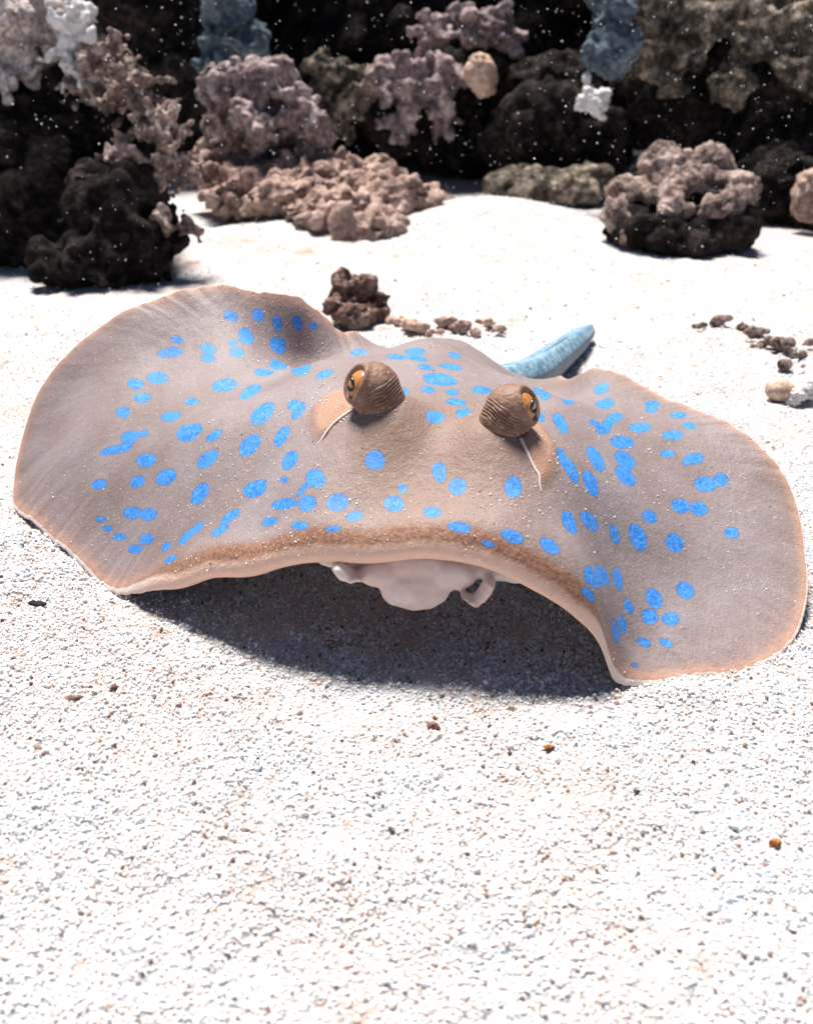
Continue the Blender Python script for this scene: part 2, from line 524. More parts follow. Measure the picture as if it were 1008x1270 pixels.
# --- blue spots, traced from the photo, dropped onto the surface
spots = []
def S1(*L):                                   # left wing crop
    for x, y, a, b, r in L: spots.append((x / 2, 330 + y / 2, a / 2, b / 2, r))
def S2(*L):                                   # right wing crop
    for x, y, a, b, r in L: spots.append((504 + x / 2, 380 + y / 2, a / 2, b / 2, r))
def S3(*L):                                   # head crop
    k = 380 / 1008
    for x, y, a, b, r in L: spots.append((360 + x * k, 420 + y * k, a * k, b * k, r))
S1((573,124,18,12,-30),(641,122,16,14,-50),(688,142,19,11,-80),(738,140,18,12,-80),(778,148,10,8,-45),(611,175,22,16,-50),(577,190,12,8,-10),
   (588,214,18,13,-15),(688,198,22,17,-55),(440,182,16,8,-10),(432,213,22,12,0),(407,218,15,10,-10),(517,205,20,12,-20),(516,228,17,11,-10),
   (391,277,26,15,-3),(337,292,21,13,-8),(354,326,21,12,0),(306,363,17,14,-5),(695,245,24,11,-15),(655,264,24,10,-5),(747,251,26,9,22),(805,268,22,9,22),
   (557,296,31,16,10),(622,315,30,15,35),(476,336,17,9,0),(651,363,35,18,40),(726,343,15,10,35),(740,358,24,12,55),(424,373,24,12,8),(465,413,27,20,20),
   (487,402,14,12,0),(531,421,21,11,35),(322,424,22,15,20),(288,455,42,10,12),(357,415,12,8,25),(620,444,32,20,45),(699,422,28,14,60),(719,481,25,16,60),
   (515,479,31,16,38),(364,481,25,16,8),(412,523,26,18,28),(342,535,19,14,22),(246,541,19,12,5),(496,565,30,17,55),(632,553,30,20,20),(645,545,18,12,40),(781,526,23,23,0),
   (750,555,20,7,50),(762,588,22,19,20),(705,590,31,13,8),(705,530,8,8,0),(837,586,27,21,10),(930,482,24,24,0),(978,590,24,20,-10),(998,552,10,12,0),
   (329,612,23,14,5),(369,616,20,15,10),(251,628,14,6,0),(267,651,12,7,0),(298,672,17,8,0),(364,677,19,13,10),(335,702,17,10,0),(413,696,13,9,45),(423,727,17,7,35),
   (462,672,25,9,50),(490,650,20,8,50),(571,622,28,10,38),(545,656,24,10,30),(670,634,20,10,8),(742,643,20,10,0),(827,652,19,7,5),(879,620,20,12,18))
S3((228,52,28,18,5),(350,60,34,9,-5),(410,42,32,12,0),(415,64,34,9,-8),(540,55,20,10,-10),(445,94,25,9,-5),(528,93,37,11,-8),
   (492,133,55,20,-5),(453,167,22,12,-8),(533,176,20,10,0),(546,209,32,13,-3),(630,168,32,13,-5),(569,244,24,15,18),(477,255,30,20,-12),(380,180,20,8,-60),
   (820,255,22,12,-55),(488,432,24,24,0),(494,455,18,16,20),(549,487,28,28,0),(733,490,27,35,0),(467,571,28,18,-3),
   (556,620,37,17,-12),(650,675,22,9,-15),(730,650,38,20,-20),(853,682,36,20,-35),(918,605,42,19,-65),(983,600,38,20,-50),(893,388,34,13,-75),(922,430,48,17,-60),
   (987,475,45,20,-65),(888,278,37,17,-55),(913,204,30,17,30),(840,185,15,13,0),(815,168,14,12,0))
S2((425,168,14,11,20),(483,205,19,14,25),(490,243,23,14,12),(609,242,19,9,0),(607,256,14,8,0),(673,270,19,8,0),(515,276,20,10,10),(465,287,12,6,0),(493,296,20,11,15),(488,308,16,8,0),
   (578,300,27,12,5),(700,296,17,9,-5),(659,320,25,12,5),(534,337,29,15,-3),(647,365,18,9,0),(713,377,23,14,0),(693,386,10,8,0),(469,377,34,15,-58),(541,381,28,18,-35),
   (542,420,31,18,-45),(741,441,28,19,-3),(779,430,17,17,20),(678,495,22,17,-15),(724,502,21,17,-15),(603,521,19,15,-35),(806,561,18,14,-5),(573,572,35,20,-68),
   (664,586,24,21,-50),(515,565,25,11,-75),(462,671,30,16,-60),(481,668,30,7,-70),(494,670,25,6,-75),(523,676,28,11,-80),(451,714,22,10,-50),(550,744,20,10,-65),
   (613,724,26,18,-65),(691,704,23,19,-40),(602,769,20,18,-40),(655,775,20,17,0),(535,790,23,11,-80),(518,805,30,8,-80),(588,833,17,9,-25),(643,835,17,9,-25),(565,890,8,4,0))

# coarse copy of the top for ray casting
st = idx[:len(s_top):3, ::4]
stn = np.roll(st, -1, axis=1)
bf = np.stack([st[:-1], stn[:-1], stn[1:], st[1:]], -1).reshape(-1, 4)
remap = -np.ones(len(V), int)
remap[st.ravel()] = np.arange(st.size)
BV = BVHTree.FromPolygons([tuple(v) for v in V[st.ravel()]], remap[bf].tolist())
camp = Vector((0, 0, H))
def cast(px, py):
    d = Vector(at(px, py, 1.0)) - camp
    h = BV.ray_cast(camp, d.normalized())
    return h if h[0] is not None else None
SD = np.full(len(V), 9.0)                     # signed distance (mm) to the nearest spot
def add_spot(c, nrm, ax, ay, ra, rb):
    d = V - np.array(c)
    near = (np.abs(d).max(1) < 2.2 * max(ra, rb) + .004) & top
    dd = d[near]
    q = np.hypot(dd @ np.array(ax) / ra, dd @ np.array(ay) / rb)
    k = np.where(q > 1e-6, q, 1e-6)
    val = (q - 1) * (ra * rb) / np.sqrt(((dd @ np.array(ax)) / ra / k * rb) ** 2 + ((dd @ np.array(ay)) / rb / k * ra) ** 2 + 1e-12) * 1000
    SD[near] = np.minimum(SD[near], val)
for px, py, a, b, ang in spots:
    h = cast(px, py)
    if h is None: continue
    c, nrm = h[0], h[1]
    if nrm.z < 0: nrm = -nrm
    ca_, sa_ = math.cos(rad(ang)), math.sin(rad(ang))
    def onplane(qx, qy):
        d = Vector(at(qx, qy, 1.0)) - camp
        t = (c - camp).dot(nrm) / d.dot(nrm)
        return camp + d * t
    # the drawn ellipse carried over to the tangent plane, then its principal axes
    e1 = onplane(px + a * ca_, py - a * sa_) - c
    e2 = onplane(px + b * sa_, py + b * ca_) - c
    tx = e1.normalized(); ty = nrm.cross(tx).normalized()
    Mx = np.array([[e1.dot(tx), e2.dot(tx)], [e1.dot(ty), e2.dot(ty)]])
    U, sg, _ = np.linalg.svd(Mx)
    lim = 4.5 * max(a, b) * scale_at(px, py, c.y)
    sg = np.minimum(sg, lim)
    A1 = np.array(tx) * U[0, 0] + np.array(ty) * U[1, 0]
    A2 = np.array(tx) * U[0, 1] + np.array(ty) * U[1, 1]
    add_spot(c, nrm, A1, A2, sg[0], max(sg[1], .0006))
# the far slope of the back, hidden from here, is spotted too
for k in range(26):
    x, y = RNG.uniform(-.01, .10), RNG.uniform(.545, .615)
    z = tps(np.array([[x, y]]))[0]
    r = RNG.uniform(.0025, .0045)
    add_spot((x, y, z), None, (1, 0, 0), (0, 1, 0), r, r * 1.1)

# spiracles: peach skin patches behind each eye
SPD = np.full(len(V), 20.0)
def patch(pxs):
    global V
    P3 = []
    for q in pxs:
        h = cast(*q)
        P3.append(np.array(h[0]))
    P3 = np.array(P3)
    near = np.where(top & (np.linalg.norm(V[:, :2] - P3.mean(0)[:2], axis=1) < .05))[0]
    Q = V[near][:, :2]
    inside = np.zeros(len(Q), bool)
    dmin = np.full(len(Q), 9.0)
    m_ = len(P3)
    for i in range(m_):
        a, b = P3[i][:2], P3[(i + 1) % m_][:2]
        ab = b - a
        t = np.clip(((Q - a) @ ab) / (ab @ ab), 0, 1)
        dmin = np.minimum(dmin, np.linalg.norm(Q - a - t[:, None] * ab, axis=1))
        cond = (a[1] > Q[:, 1]) != (b[1] > Q[:, 1])
        xi = a[0] + (Q[:, 1] - a[1]) * (b[0] - a[0]) / (b[1] - a[1] + 1e-12)
        inside ^= cond & (Q[:, 0] < xi)
    sd_ = np.where(inside, -dmin, dmin) * 1000
    SPD[near] = np.minimum(SPD[near], sd_)
    V[near, 2] += .0022 * sstep(-sd_, -1.5, 3.0)
patch([(384, 528), (388, 506), (405, 490), (430, 484), (440, 505), (428, 518), (405, 540), (392, 548)])
patch([(646, 546), (652, 525), (672, 532), (692, 560), (690, 585), (682, 602), (668, 604)])

Vl = V - RL
me = bpy.data.meshes.new('body')
allF = [tuple(f) for f in F] if False else None
quads = F
tri = capF[:, :3]
nv = len(Vl)
me.vertices.add(nv)
me.vertices.foreach_set('co', Vl.astype(np.float32).ravel())
loops = np.r_[quads.ravel(), tri.ravel()].astype(np.int32)
me.loops.add(len(loops)); me.loops.foreach_set('vertex_index', loops)
ls = np.r_[np.arange(len(quads)) * 4, len(quads) * 4 + np.arange(len(tri)) * 3].astype(np.int32)
me.polygons.add(len(ls)); me.polygons.foreach_set('loop_start', ls)
me.polygons.foreach_set('loop_total', np.r_[np.full(len(quads), 4), np.full(len(tri), 3)].astype(np.int32))
me.update(calc_edges=True)
me.validate()
me.polygons.foreach_set('use_smooth', np.ones(len(me.polygons), bool))
import bmesh
attr(me, 'spot', SD); attr(me, 'edge', E); attr(me, 'under', UN); attr(me, 'spir', SPD)
lat = np.interp(TT % (2 * np.pi), TH, front, period=2 * np.pi)
attr(me, 'front', lat)
av = me.attributes.new('polar', 'FLOAT_VECTOR', 'POINT')
av.data.foreach_set('vector', np.c_[np.cos(TT), np.sin(TT), SS].astype(np.float32).ravel())

# skin: taupe with fine pores, peach margin, blue spots with a darker outline; pale belly
m = MT('stingray_skin', .55, .25)
pol = m.attr('polar', 'Vector')
mp = m.N('ShaderNodeMapping'); mp.inputs['Scale'].default_value = (55, 55, 2.2); m.L(pol, mp.inputs[0])
stri = m.noise(1, 3, .6, mp.outputs[0])
base = m.ramp(m.noise(26, 5, .6), [(.32, (.185, .140, .130)), (.5, (.218, .175, .172)), (.68, (.240, .203, .210))])
base = m.mix(m.math('MULTIPLY', m.step(stri, .42, .62), .07), base, (.30, .255, .245))
# browner over the head
hd = m.N('ShaderNodeVectorMath', operation='DISTANCE'); m.L(m.co(), hd.inputs[0])
hc = at(545, 580, .385) - RL
hd.inputs[1].default_value = tuple(hc)
base = m.mix(m.math('MULTIPLY', m.step(hd.outputs['Value'], .068, .02), .75), base, m.mix(m.noise(70, 4), (.195, .110, .075), (.245, .160, .120)))
pores = m.noise(900, 2, .5)
base = m.mix(m.math('MULTIPLY', m.step(pores, .60, .70), .55), base, (.14, .10, .085))
base = m.mix(m.math('MULTIPLY', m.step(m.noise(640, 3, .6), .62, .72), .4), base, (.55, .50, .48))
# margin
edge = m.attr('edge')
front_a = m.attr('front')
mar = m.step(m.math('ADD', edge, m.math('MULTIPLY', m.noise(160, 3), 3)), 7.5, 1.5)
base = m.mix(m.math('MULTIPLY', m.step(m.math('ADD', edge, m.math('MULTIPLY', m.noise(50, 3), 14)), 24, 5), .36), base, (.34, .205, .15))
base = m.mix(m.math('MULTIPLY', mar, .75), base, (.46, .26, .175))
# brown dotted snout band
und = m.attr('under')
band = m.math('MULTIPLY', front_a, m.step(m.math('ADD', und, m.math('MULTIPLY', m.noise(300, 3), .16)), -.66, -.36))
base = m.mix(band, base, m.mix(m.step(m.noise(700, 3), .40, .6), (.20, .10, .065), (.30, .16, .105)))
# spiracle patches
spi = m.step(m.math('ADD', m.attr('spir'), m.math('MULTIPLY', m.noise(220, 4), 2)), 2.2, -1.6)
base = m.mix(spi, base, m.mix(m.noise(130, 4), (.30, .165, .105), (.36, .225, .165)))
# spots
sd_n = m.math('ADD', m.attr('spot'), m.math('MULTIPLY', m.math('SUBTRACT', m.noise(330, 3), .5), .9))
vein = m.step(m.noise(520, 3, .6, None, 1.2), .42, .62)
blue = m.mix(vein, (.025, .155, .47), (.07, .25, .60))
blue = m.mix(m.step(m.noise(45, 2), .5, .66), blue, (.05, .21, .58))
base = m.mix(m.step(sd_n, .55, .15), base, (.13, .11, .14))
base = m.mix(m.step(sd_n, .22, -.08), base, blue)
# belly
uo = m.math('ADD', m.math('ADD', und, m.math('MULTIPLY', m.noise(200, 3), .1)), m.math('MULTIPLY', m.math('SUBTRACT', 1.0, front_a), .42))  # last term pulls belly colour onto the wing margins, painting their lit rim
bel = m.step(uo, -.16, .06)
bcol = m.mix(m.step(edge, 9, 2), m.mix(m.noise(60, 3), (.66, .50, .43), (.72, .62, .58)), m.mix(front_a, (.68, .57, .51), (.72, .48, .37)))
base = m.mix(bel, base, bcol)
m.color(base)
h = m.math('ADD', m.math('MULTIPLY', m.noise(900, 3, .65), .5), m.math('MULTIPLY', stri, .22))
h = m.math('ADD', h, m.math('MULTIPLY', m.noise(230, 4, .6), .8))
m.bump(h, .5, .0012)
m.b.inputs['Subsurface Weight'].default_value = .06
m.b.inputs['Subsurface Radius'].default_value = (.004, .002, .0012)
m.b.inputs['Subsurface Scale'].default_value = 1.0
body = link('body', me, m.m, ray)

# ---- eyes -------------------------------------------------------------------
mE = MT('eye_stalk_skin', .5, .3)
cE = mE.ramp(mE.noise(160, 5, .6), [(.3, (.15, .075, .045)), (.5, (.215, .122, .082)), (.7, (.27, .175, .13))])
cE = mE.mix(mE.math('MULTIPLY', mE.step(mE.noise(800, 3), .6, .7), .6), cE, (.07, .04, .028))
cE = mE.mix(mE.math('MULTIPLY', mE.step(mE.noise(650, 3, .5, None, .5), .64, .72), .5), cE, (.55, .46, .42))
mE.color(cE); mE.bump(mE.noise(700, 4, .65), .5, .0008)
mB = MT('orange_iris', .25, .5)
mB.color(mB.ramp(mB.noise(420, 4, .6), [(.35, (.30, .10, .022)), (.6, (.46, .20, .065))]))
mK = MT('black_pupil', .3, .5); mK.color((.006, .005, .005))
mP = MT('pale_skin_fold', .6, .25); mP.color(mP.mix(mP.noise(300, 3), (.60, .46, .40), (.70, .60, .56)))

def tube_mesh(name, pts, radii, seg=10, sub=8):
    pts = np.array(pts, float)
    n = len(pts)
    # Catmull-Rom resample
    P, R = [], []
    for i in range(n - 1):
        p0, p1, p2, p3 = pts[max(i - 1, 0)], pts[i], pts[i + 1], pts[min(i + 2, n - 1)]
        for t in np.linspace(0, 1, sub, endpoint=False):
            P.append(.5 * (2 * p1 + (p2 - p0) * t + (2 * p0 - 5 * p1 + 4 * p2 - p3) * t * t + (3 * p1 - p0 - 3 * p2 + p3) * t ** 3))
            R.append(radii[i] * (1 - t) + radii[i + 1] * t)
    P.append(pts[-1]); R.append(radii[-1])
    P = np.array(P)
    T = np.gradient(P, axis=0); T /= np.linalg.norm(T, axis=1)[:, None]
    up = np.array((0.1, 0.2, 1.0))
    V_, F_ = [], []
    for p, t, r in zip(P, T, R):
        a = np.cross(t, up); a /= np.linalg.norm(a); b = np.cross(a, t)
        for k in range(seg):
            q = 2 * math.pi * k / seg
            V_.append(p + r * (math.cos(q) * a + math.sin(q) * b))
    for i in range(len(P) - 1):
        for k in range(seg):
            F_.append((i * seg + k, i * seg + (k + 1) % seg, (i + 1) * seg + (k + 1) % seg, (i + 1) * seg + k))
    V_ += [P[0] - T[0] * R[0] * .6, P[-1] + T[-1] * R[-1] * .6]
    for k in range(seg):
        F_.append((len(V_) - 2, (k + 1) % seg, k, k))
        m_ = (len(P) - 1) * seg
        F_.append((len(V_) - 1, m_ + k, m_ + (k + 1) % seg, m_ + (k + 1) % seg))
    me = bpy.data.meshes.new(name)
    me.from_pydata([tuple(v) for v in V_], [], [tuple(dict.fromkeys(f)) for f in F_])
    me.polygons.foreach_set('use_smooth', np.ones(len(me.polygons), bool))
    return me

# image-plane axes in world space (to describe the eye directions)
IX = np.array((1, 0, 0.)); IY = np.array((0, sp_, cp)); IZ = np.array((0, -cp, sp_))  # right, up, toward the viewer
def idir(x, y, z):
    v = x * IX + y * IY + z * IZ
    return v / np.linalg.norm(v)

def make_eye(px, py, d, R, side):
    c = at(px, py, d)
    ax = idir(side * .50, .80, .25)            # bulb axis: up and outward
    ed = idir(side * .80, .26, .60)            # where the eye looks
    # grid about the bulb axis so that the skin folds are rings
    nph, nth = 150, 140
    e1 = np.cross(ax, ed); e1 /= np.linalg.norm(e1); e2 = np.cross(ax, e1)
    pg, tg = np.meshgrid(np.linspace(.01, math.pi - .01, nph), np.linspace(0, 2 * math.pi, nth, endpoint=False), indexing='ij')
    pg, tg = pg.ravel(), tg.ravel()
    D = np.cos(pg)[:, None] * ax + np.sin(pg)[:, None] * (np.cos(tg)[:, None] * e1 + np.sin(tg)[:, None] * e2)
    ii = np.arange(nph * nth).reshape(nph, nth)
    jj = np.roll(ii, -1, axis=1)
    F_ = np.stack([ii[:-1], ii[1:], jj[1:], jj[:-1]], -1).reshape(-1, 4)
    phi = np.degrees(pg)
    r = R * (1 + .06 * np.cos(pg))
    r = r * (1 + .55 * sstep(phi, 100, 175))
    se = np.degrees(np.arccos(np.clip(D @ ed, -1, 1)))
    away = sstep(se, 38, 58)
    wob = phi + 3.5 * fbm(D, 2.2, 2, 3 + side)
    for g0, dep in ((80, .03), (87, .055), (94, .075), (101, .085), (108, .09), (115, .09), (122, .08)):
        r = r - R * dep * np.exp(-((wob - g0) / 1.6) ** 2) * away * (.55 + .45 * fbm(D, 3, 2, int(g0)))
        r = r + R * .012 * np.exp(-((wob - g0 - 3.5) / 1.8) ** 2) * away
    r = r + R * .016 * fbm(D, 6, 3, 8)
    # lid ring and socket (taller than wide)
    upv_ = np.array((0, 0, 1.)) - ed * ed[2]; upv_ /= np.linalg.norm(upv_)
    sv_ = np.cross(upv_, ed)
    el = np.hypot((D @ upv_) / 1.12, (D @ sv_) / .86)
    es = np.where(D @ ed > 0, np.degrees(np.arcsin(np.clip(el, 0, 1))), 90)
    r = r + R * .09 * np.exp(-((es - 38) / 7) ** 2)
    r = r - R * .42 * (1 - sstep(es, 22, 34))
    Pv = D * r[:, None]
    me = mesh_from('eye', Pv, F_)
    ox = (c - RL)
    e = link('eye', me, mE.m, ray, tuple(ox))
    # eyeball
    rb = R * .68
    bc = ed * R * .36
    Ub, Fb = ICO[4]
    b = link('eyeball', mesh_from('eyeball', Ub * rb, Fb), mB.m, e, tuple(bc))
    # crescent pupil lying on the ball
    side_v = np.cross(np.array((0, 0, 1.)), ed); side_v /= np.linalg.norm(side_v)
    upv = np.cross(ed, side_v)
    pts = []
    for t in np.linspace(-1, 1, 9):
        a_, b_ = .42 * t, .10 - .22 * t * t + .18 * t * side
        v = ed + side_v * a_ + upv * b_
        v /= np.linalg.norm(v)
        pts.append(bc + v * rb * .995)
    link('pupil', tube_mesh('pupil', pts, [R * x for x in (.02, .045, .065, .075, .08, .075, .065, .045, .02)], 8, 5), mK.m, e)
    # lower rim of dark skin under the ball
    pts = []
    for t in np.linspace(-1, 1, 7):
        v = ed + side_v * .40 * t + upv * (-.48 + .12 * t * t)
        v /= np.linalg.norm(v)
        pts.append(bc + v * rb * 1.0)
    link('eyelid', tube_mesh('eyelid', pts, [R * x for x in (.02, .05, .075, .085, .075, .05, .02)], 8, 5), mK.m, e)
    return e
make_eye(464, 484, .405, .0109, -1)
make_eye(632, 511, .392, .0105, 1)

# pale fold running down from each eye along the spiracle
nv_all = len(s_top) * NT
def fold(pxs, r):
    pts = []
    for q in pxs:
        h = cast(*q)
        p = np.array(h[0])
        nr = np.linalg.norm(V[:nv_all, :2] - p[:2], axis=1) < .0011
        p[2] = V[:nv_all, 2][nr].mean() + .0001
        pts.append(p - RL)
    link('spiracle_fold', tube_mesh('spiracle_fold', pts, r, 8, 6), mP.m, ray)
fold([(436, 510), (428, 517), (420, 524), (412, 531), (405, 539), (398, 547), (393, 552)], [.0007, .0006, .0006, .0005, .0005, .0004, .0002])
fold([(646, 546), (650, 555), (654, 564), (658, 574), (663, 585), (668, 594), (669, 602), (671, 610)], [.0007, .0006, .0006, .0005, .0005, .0005, .0004, .0002])

# ---- voxel-fused lumps (used for the mouth and for corals) ------------------
def fuse(name, balls, voxel, smooth=0, pop=None):
    """balls: (centre, radius or (rx,ry,rz)) fused into one skin"""
    Vs, Fs, k = [], [], 0
    U, F_ = ICO[2]
    for c, r in balls:
        Vs.append(U * np.array(r) + np.array(c)); Fs.append(F_ + k); k += len(U)
    if pop:                                    # small polyps budding all over
        n_, r0_, r1_ = pop
        rg = np.random.default_rng(len(balls) + 7)
        U1, F1 = ICO[1]
        area = np.array([np.mean(np.abs(np.atleast_1d(r))) ** 2 for c, r in balls]); area /= area.sum()
        for b in rg.choice(len(balls), n_, p=area):
            c, r = balls[b]
            v = rg.normal(size=3); v[2] += .3; v /= np.linalg.norm(v)
            rr = rg.uniform(r0_, r1_)
            Vs.append(U1 * rr + np.array(c) + v * np.array(r)); Fs.append(F1 + k); k += len(U1)
    tmp = link('tmp', mesh_from('tmp', np.vstack(Vs), np.vstack(Fs), False))
    md = tmp.modifiers.new('r', 'REMESH'); md.mode = 'VOXEL'; md.voxel_size = voxel
    if smooth:
        ms = tmp.modifiers.new('s', 'SMOOTH'); ms.iterations = smooth; ms.factor = .5
    dg = bpy.context.evaluated_depsgraph_get()
    me = bpy.data.meshes.new_from_object(tmp.evaluated_get(dg))
    me.name = name
    old = tmp.data
    bpy.data.objects.remove(tmp); bpy.data.meshes.remove(old)
    me.polygons.foreach_set('use_smooth', np.ones(len(me.polygons), bool))
    return me
def verts(me):
    a = np.empty(len(me.vertices) * 3, np.float32); me.vertices.foreach_get('co', a); return a.reshape(-1, 3).astype(float)
def normals(me):
    a = np.empty(len(me.vertices) * 3, np.float32); me.vertex_normals.foreach_get('vector', a); return a.reshape(-1, 3).astype(float)
def setv(me, V_):
    me.vertices.foreach_set('co', V_.astype(np.float32).ravel()); me.update()

# nasal curtain and mouth hanging under the snout
balls = []
def mb(px, py, d, r, rz=None):
    p = at(px, py, d) - RL
    k = scale_at(px, py, d)
    balls.append((p, (r * k, .005, (rz or r) * k)))
for px, py, rx, ry, d_ in ((520, 700, 95, 16, .360), (515, 712, 62, 26, .357), (515, 732, 46, 29, .355), (470, 712, 30, 18, .356), (560, 714, 34, 20, .356), (620, 708, 40, 14, .358), (420, 694, 30, 9, .360), (500, 690, 130, 10, .364), (640, 712, 26, 12, .358)):
    k = scale_at(px, py, d_)
    balls.append((at(px, py, d_) - RL, (rx * k, .005, ry * k)))
for px, py, r in ((426, 710, 11), (419, 704, 9), (436, 715, 8), (447, 714, 6)):
    mb(px, py, .352, r)
for px, py, r in ((598, 738, 9), (603, 730, 9), (590, 745, 6.5), (607, 722, 8), (581, 742, 4.5), (573, 738, 3.5)):
    mb(px, py, .350, r)
mm = fuse('mouth', balls, .0008, 9)
V_ = verts(mm)
V_ += normals(mm) * (.0004 * fbm(V_, 180, 2, 4))[:, None]
setv(mm, V_)
mM = MT('pale_belly_skin', .6, .25)
mM.color(mM.ramp(mM.noise(90, 4), [(.35, (.64, .47, .41)), (.6, (.72, .61, .57))]))
mM.bump(mM.noise(500, 3), .2, .0006)
link('mouth', mm, mM.m, ray)

# ---- tail: flattened, with the low fin fold and the venom spine -------------
mT = MT('blue_tail_skin', .55, .25)
tz = mT.N('ShaderNodeSeparateXYZ'); mT.L(mT.co(), tz.inputs[0])
mT.color(mT.mix(mT.step(mT.attr('side'), .35, .6), mT.mix(mT.step(mT.noise(110, 5, .65), .35, .65), (.10, .20, .28), (.25, .38, .46)), mT.mix(mT.noise(60, 4), (.08, .12, .16), (.14, .18, .22))))  # right lower flank darker: shade of that side painted into the skin
mT.bump(mT.math('ADD', mT.noise(300, 4), mT.math('MULTIPLY', mT.noise(90, 4), 1.5)), .7, .002)
path = [np.array((.052, .595, .036)), np.array((.066, .628, .030)), at(662, 462, .665), at(690, 441, .735), at(714, 422, .80), at(728, 411, .838)]
rw = [.013, .0125, .0118, .0112, .010, .0065]
rh = [.010, .0105, .0105, .0095, .008, .005]
Pq, Wq, Hq = [], [], []
for i in range(len(path) - 1):
    p0, p1, p2, p3 = path[max(i - 1, 0)], path[i], path[i + 1], path[min(i + 2, len(path) - 1)]
    for t in np.linspace(0, 1, 12, endpoint=False):
        Pq.append(.5 * (2 * p1 + (p2 - p0) * t + (2 * p0 - 5 * p1 + 4 * p2 - p3) * t * t + (3 * p1 - p0 - 3 * p2 + p3) * t ** 3))
        Wq.append(rw[i] + (rw[i + 1] - rw[i]) * t); Hq.append(rh[i] + (rh[i + 1] - rh[i]) * t)
Pq.append(path[-1]); Wq.append(rw[-1]); Hq.append(rh[-1])
Pq = np.array(Pq); T = np.gradient(Pq, axis=0); T /= np.linalg.norm(T, axis=1)[:, None]
NS_ = 32
V_, TAIL_SHADE = [], []
for p, t, a_, b_ in zip(Pq, T, Wq, Hq):
    r_ = np.cross(t, (0, 0, 1.)); r_ /= np.linalg.norm(r_); u_ = np.cross(r_, t)
    for k in range(NS_):
        q = 2 * math.pi * k / NS_
        cx, cy = math.cos(q), math.sin(q)
        cyy = cy if cy > 0 else cy * 1.35
        ridge = .0022 * math.exp(-((q - 1.2) / .22) ** 2)
        V_.append(p + r_ * a_ * np.sign(cx) * abs(cx) ** .8 + u_ * (b_ * cyy + ridge) - RL)
        TAIL_SHADE.append(1.0 if (cx > .25 and cy < .35) else 0.0)
F_ = []
for i in range(len(Pq) - 1):
    for k in range(NS_):
        F_.append((i * NS_ + k, (i + 1) * NS_ + k, (i + 1) * NS_ + (k + 1) % NS_, i * NS_ + (k + 1) % NS_))
V_.append(Pq[-1] + T[-1] * .004 - RL); TAIL_SHADE.append(0)
me = bpy.data.meshes.new('tail')
me.from_pydata([tuple(v) for v in V_], [], F_ + [((len(Pq) - 1) * NS_ + (k + 1) % NS_, (len(Pq) - 1) * NS_ + k, len(V_) - 1) for k in range(NS_)])
me.polygons.foreach_set('use_smooth', np.ones(len(me.polygons), bool))
attr(me, 'side', TAIL_SHADE)
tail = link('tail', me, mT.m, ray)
sp0, sp1 = at(675, 450, .69) - RL, at(715, 420, .79) - RL
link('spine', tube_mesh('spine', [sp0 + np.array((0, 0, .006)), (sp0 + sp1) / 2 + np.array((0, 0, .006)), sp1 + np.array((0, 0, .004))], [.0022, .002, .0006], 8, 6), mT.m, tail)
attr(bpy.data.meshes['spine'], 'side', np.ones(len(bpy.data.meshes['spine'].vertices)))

# ---- sand grains that settled on the skin ------------------------------------
nv_top = len(s_top) * NT
cand = RNG.integers(0, nv_top, 60000)
wgt = np.clip(.02 + .9 * sstep(fbm(V[cand][:, :2], 28, 3, 61), .05, .45), 0, 1)
ec = [at(490, 540, .40), at(610, 545, .395), at(385, 425, .53), at(690, 600, .375), at(300, 560, .42)]
for e_, r_ in zip(ec, (.016, .014, .03, .012, .035)):
    wgt += .8 * np.exp(-(np.linalg.norm(V[cand][:, :2] - e_[:2], axis=1) / r_) ** 2)
ring = cand // NT
wgt *= np.clip(s_top[np.minimum(ring, len(s_top) - 1)] * 1.2, 0, 1)
cand = cand[(RNG.random(len(cand)) < wgt * .25) & (SD[cand] > -.2)]
gsz = .00016 + .00034 * RNG.random(len(cand)) ** 3
g = grain_field('settled_grain', V[cand] - RL + np.array((0, 0, .0001)), gsz, M['grain'], None, parent=ray)

# ================================================================== REEF
def noisy(me, spec, org=None):
    V_ = verts(me)
    P = V_ if org is None else V_ + org
    h = 0
    for typ, freq, amp, seed in spec:
        if typ == 'f': h = h + amp * fbm(P, freq, 4, seed)
        elif typ == 'b': h = h + amp * (np.abs(fbm(P, freq, 3, seed)) * 2 - .5)
        elif typ == 'w': h = h + amp * (.55 - worley(P, freq, seed))          # knobs
        elif typ == 'p': h = h - amp * sstep(.42 - worley(P, freq, seed), 0, .28)   # pits
    V_ += normals(me) * np.asarray(h)[:, None]
    setv(me, V_)
    return me

def px_balls(L, org):
    out = []
    for b in L:
        px, py, d, rx = b[:4]
        ry = b[4] if len(b) > 4 else rx
        k = scale_at(px, py, d)
        dep = b[5] if len(b) > 5 else .8 * (rx + ry) / 2
        out.append((at(px, py, d) - org, (rx * k, dep * k, ry * k)))
    return out

def thing(name, org, label, cat, group=None):
    o = bpy.data.objects.new(name, None)
    C.objects.link(o); o.location = tuple(org); o.empty_display_size = .03
    return tag(o, label, cat, group)

def base_point(px, py):
    p = grd(px, py)
    p[2] = ground(np.array([p[0]]), np.array([p[1]]))[0]
    return p

def lump(name, px, py, L, voxel, spec, mat, label, cat, smooth=2, group=None, d=None, pop=None):
    """a single-mesh boulder standing where the photo shows its foot"""
    org = base_point(px, py) if d is None else np.array((at(px, py, d)[0], d, ground(np.array([at(px, py, d)[0]]), np.array([d]))[0]))
    me = noisy(fuse(name, px_balls(L, org), voxel, smooth, pop), spec, org)
    return tag(link(name, me, mat, None, tuple(org)), label, cat, group)

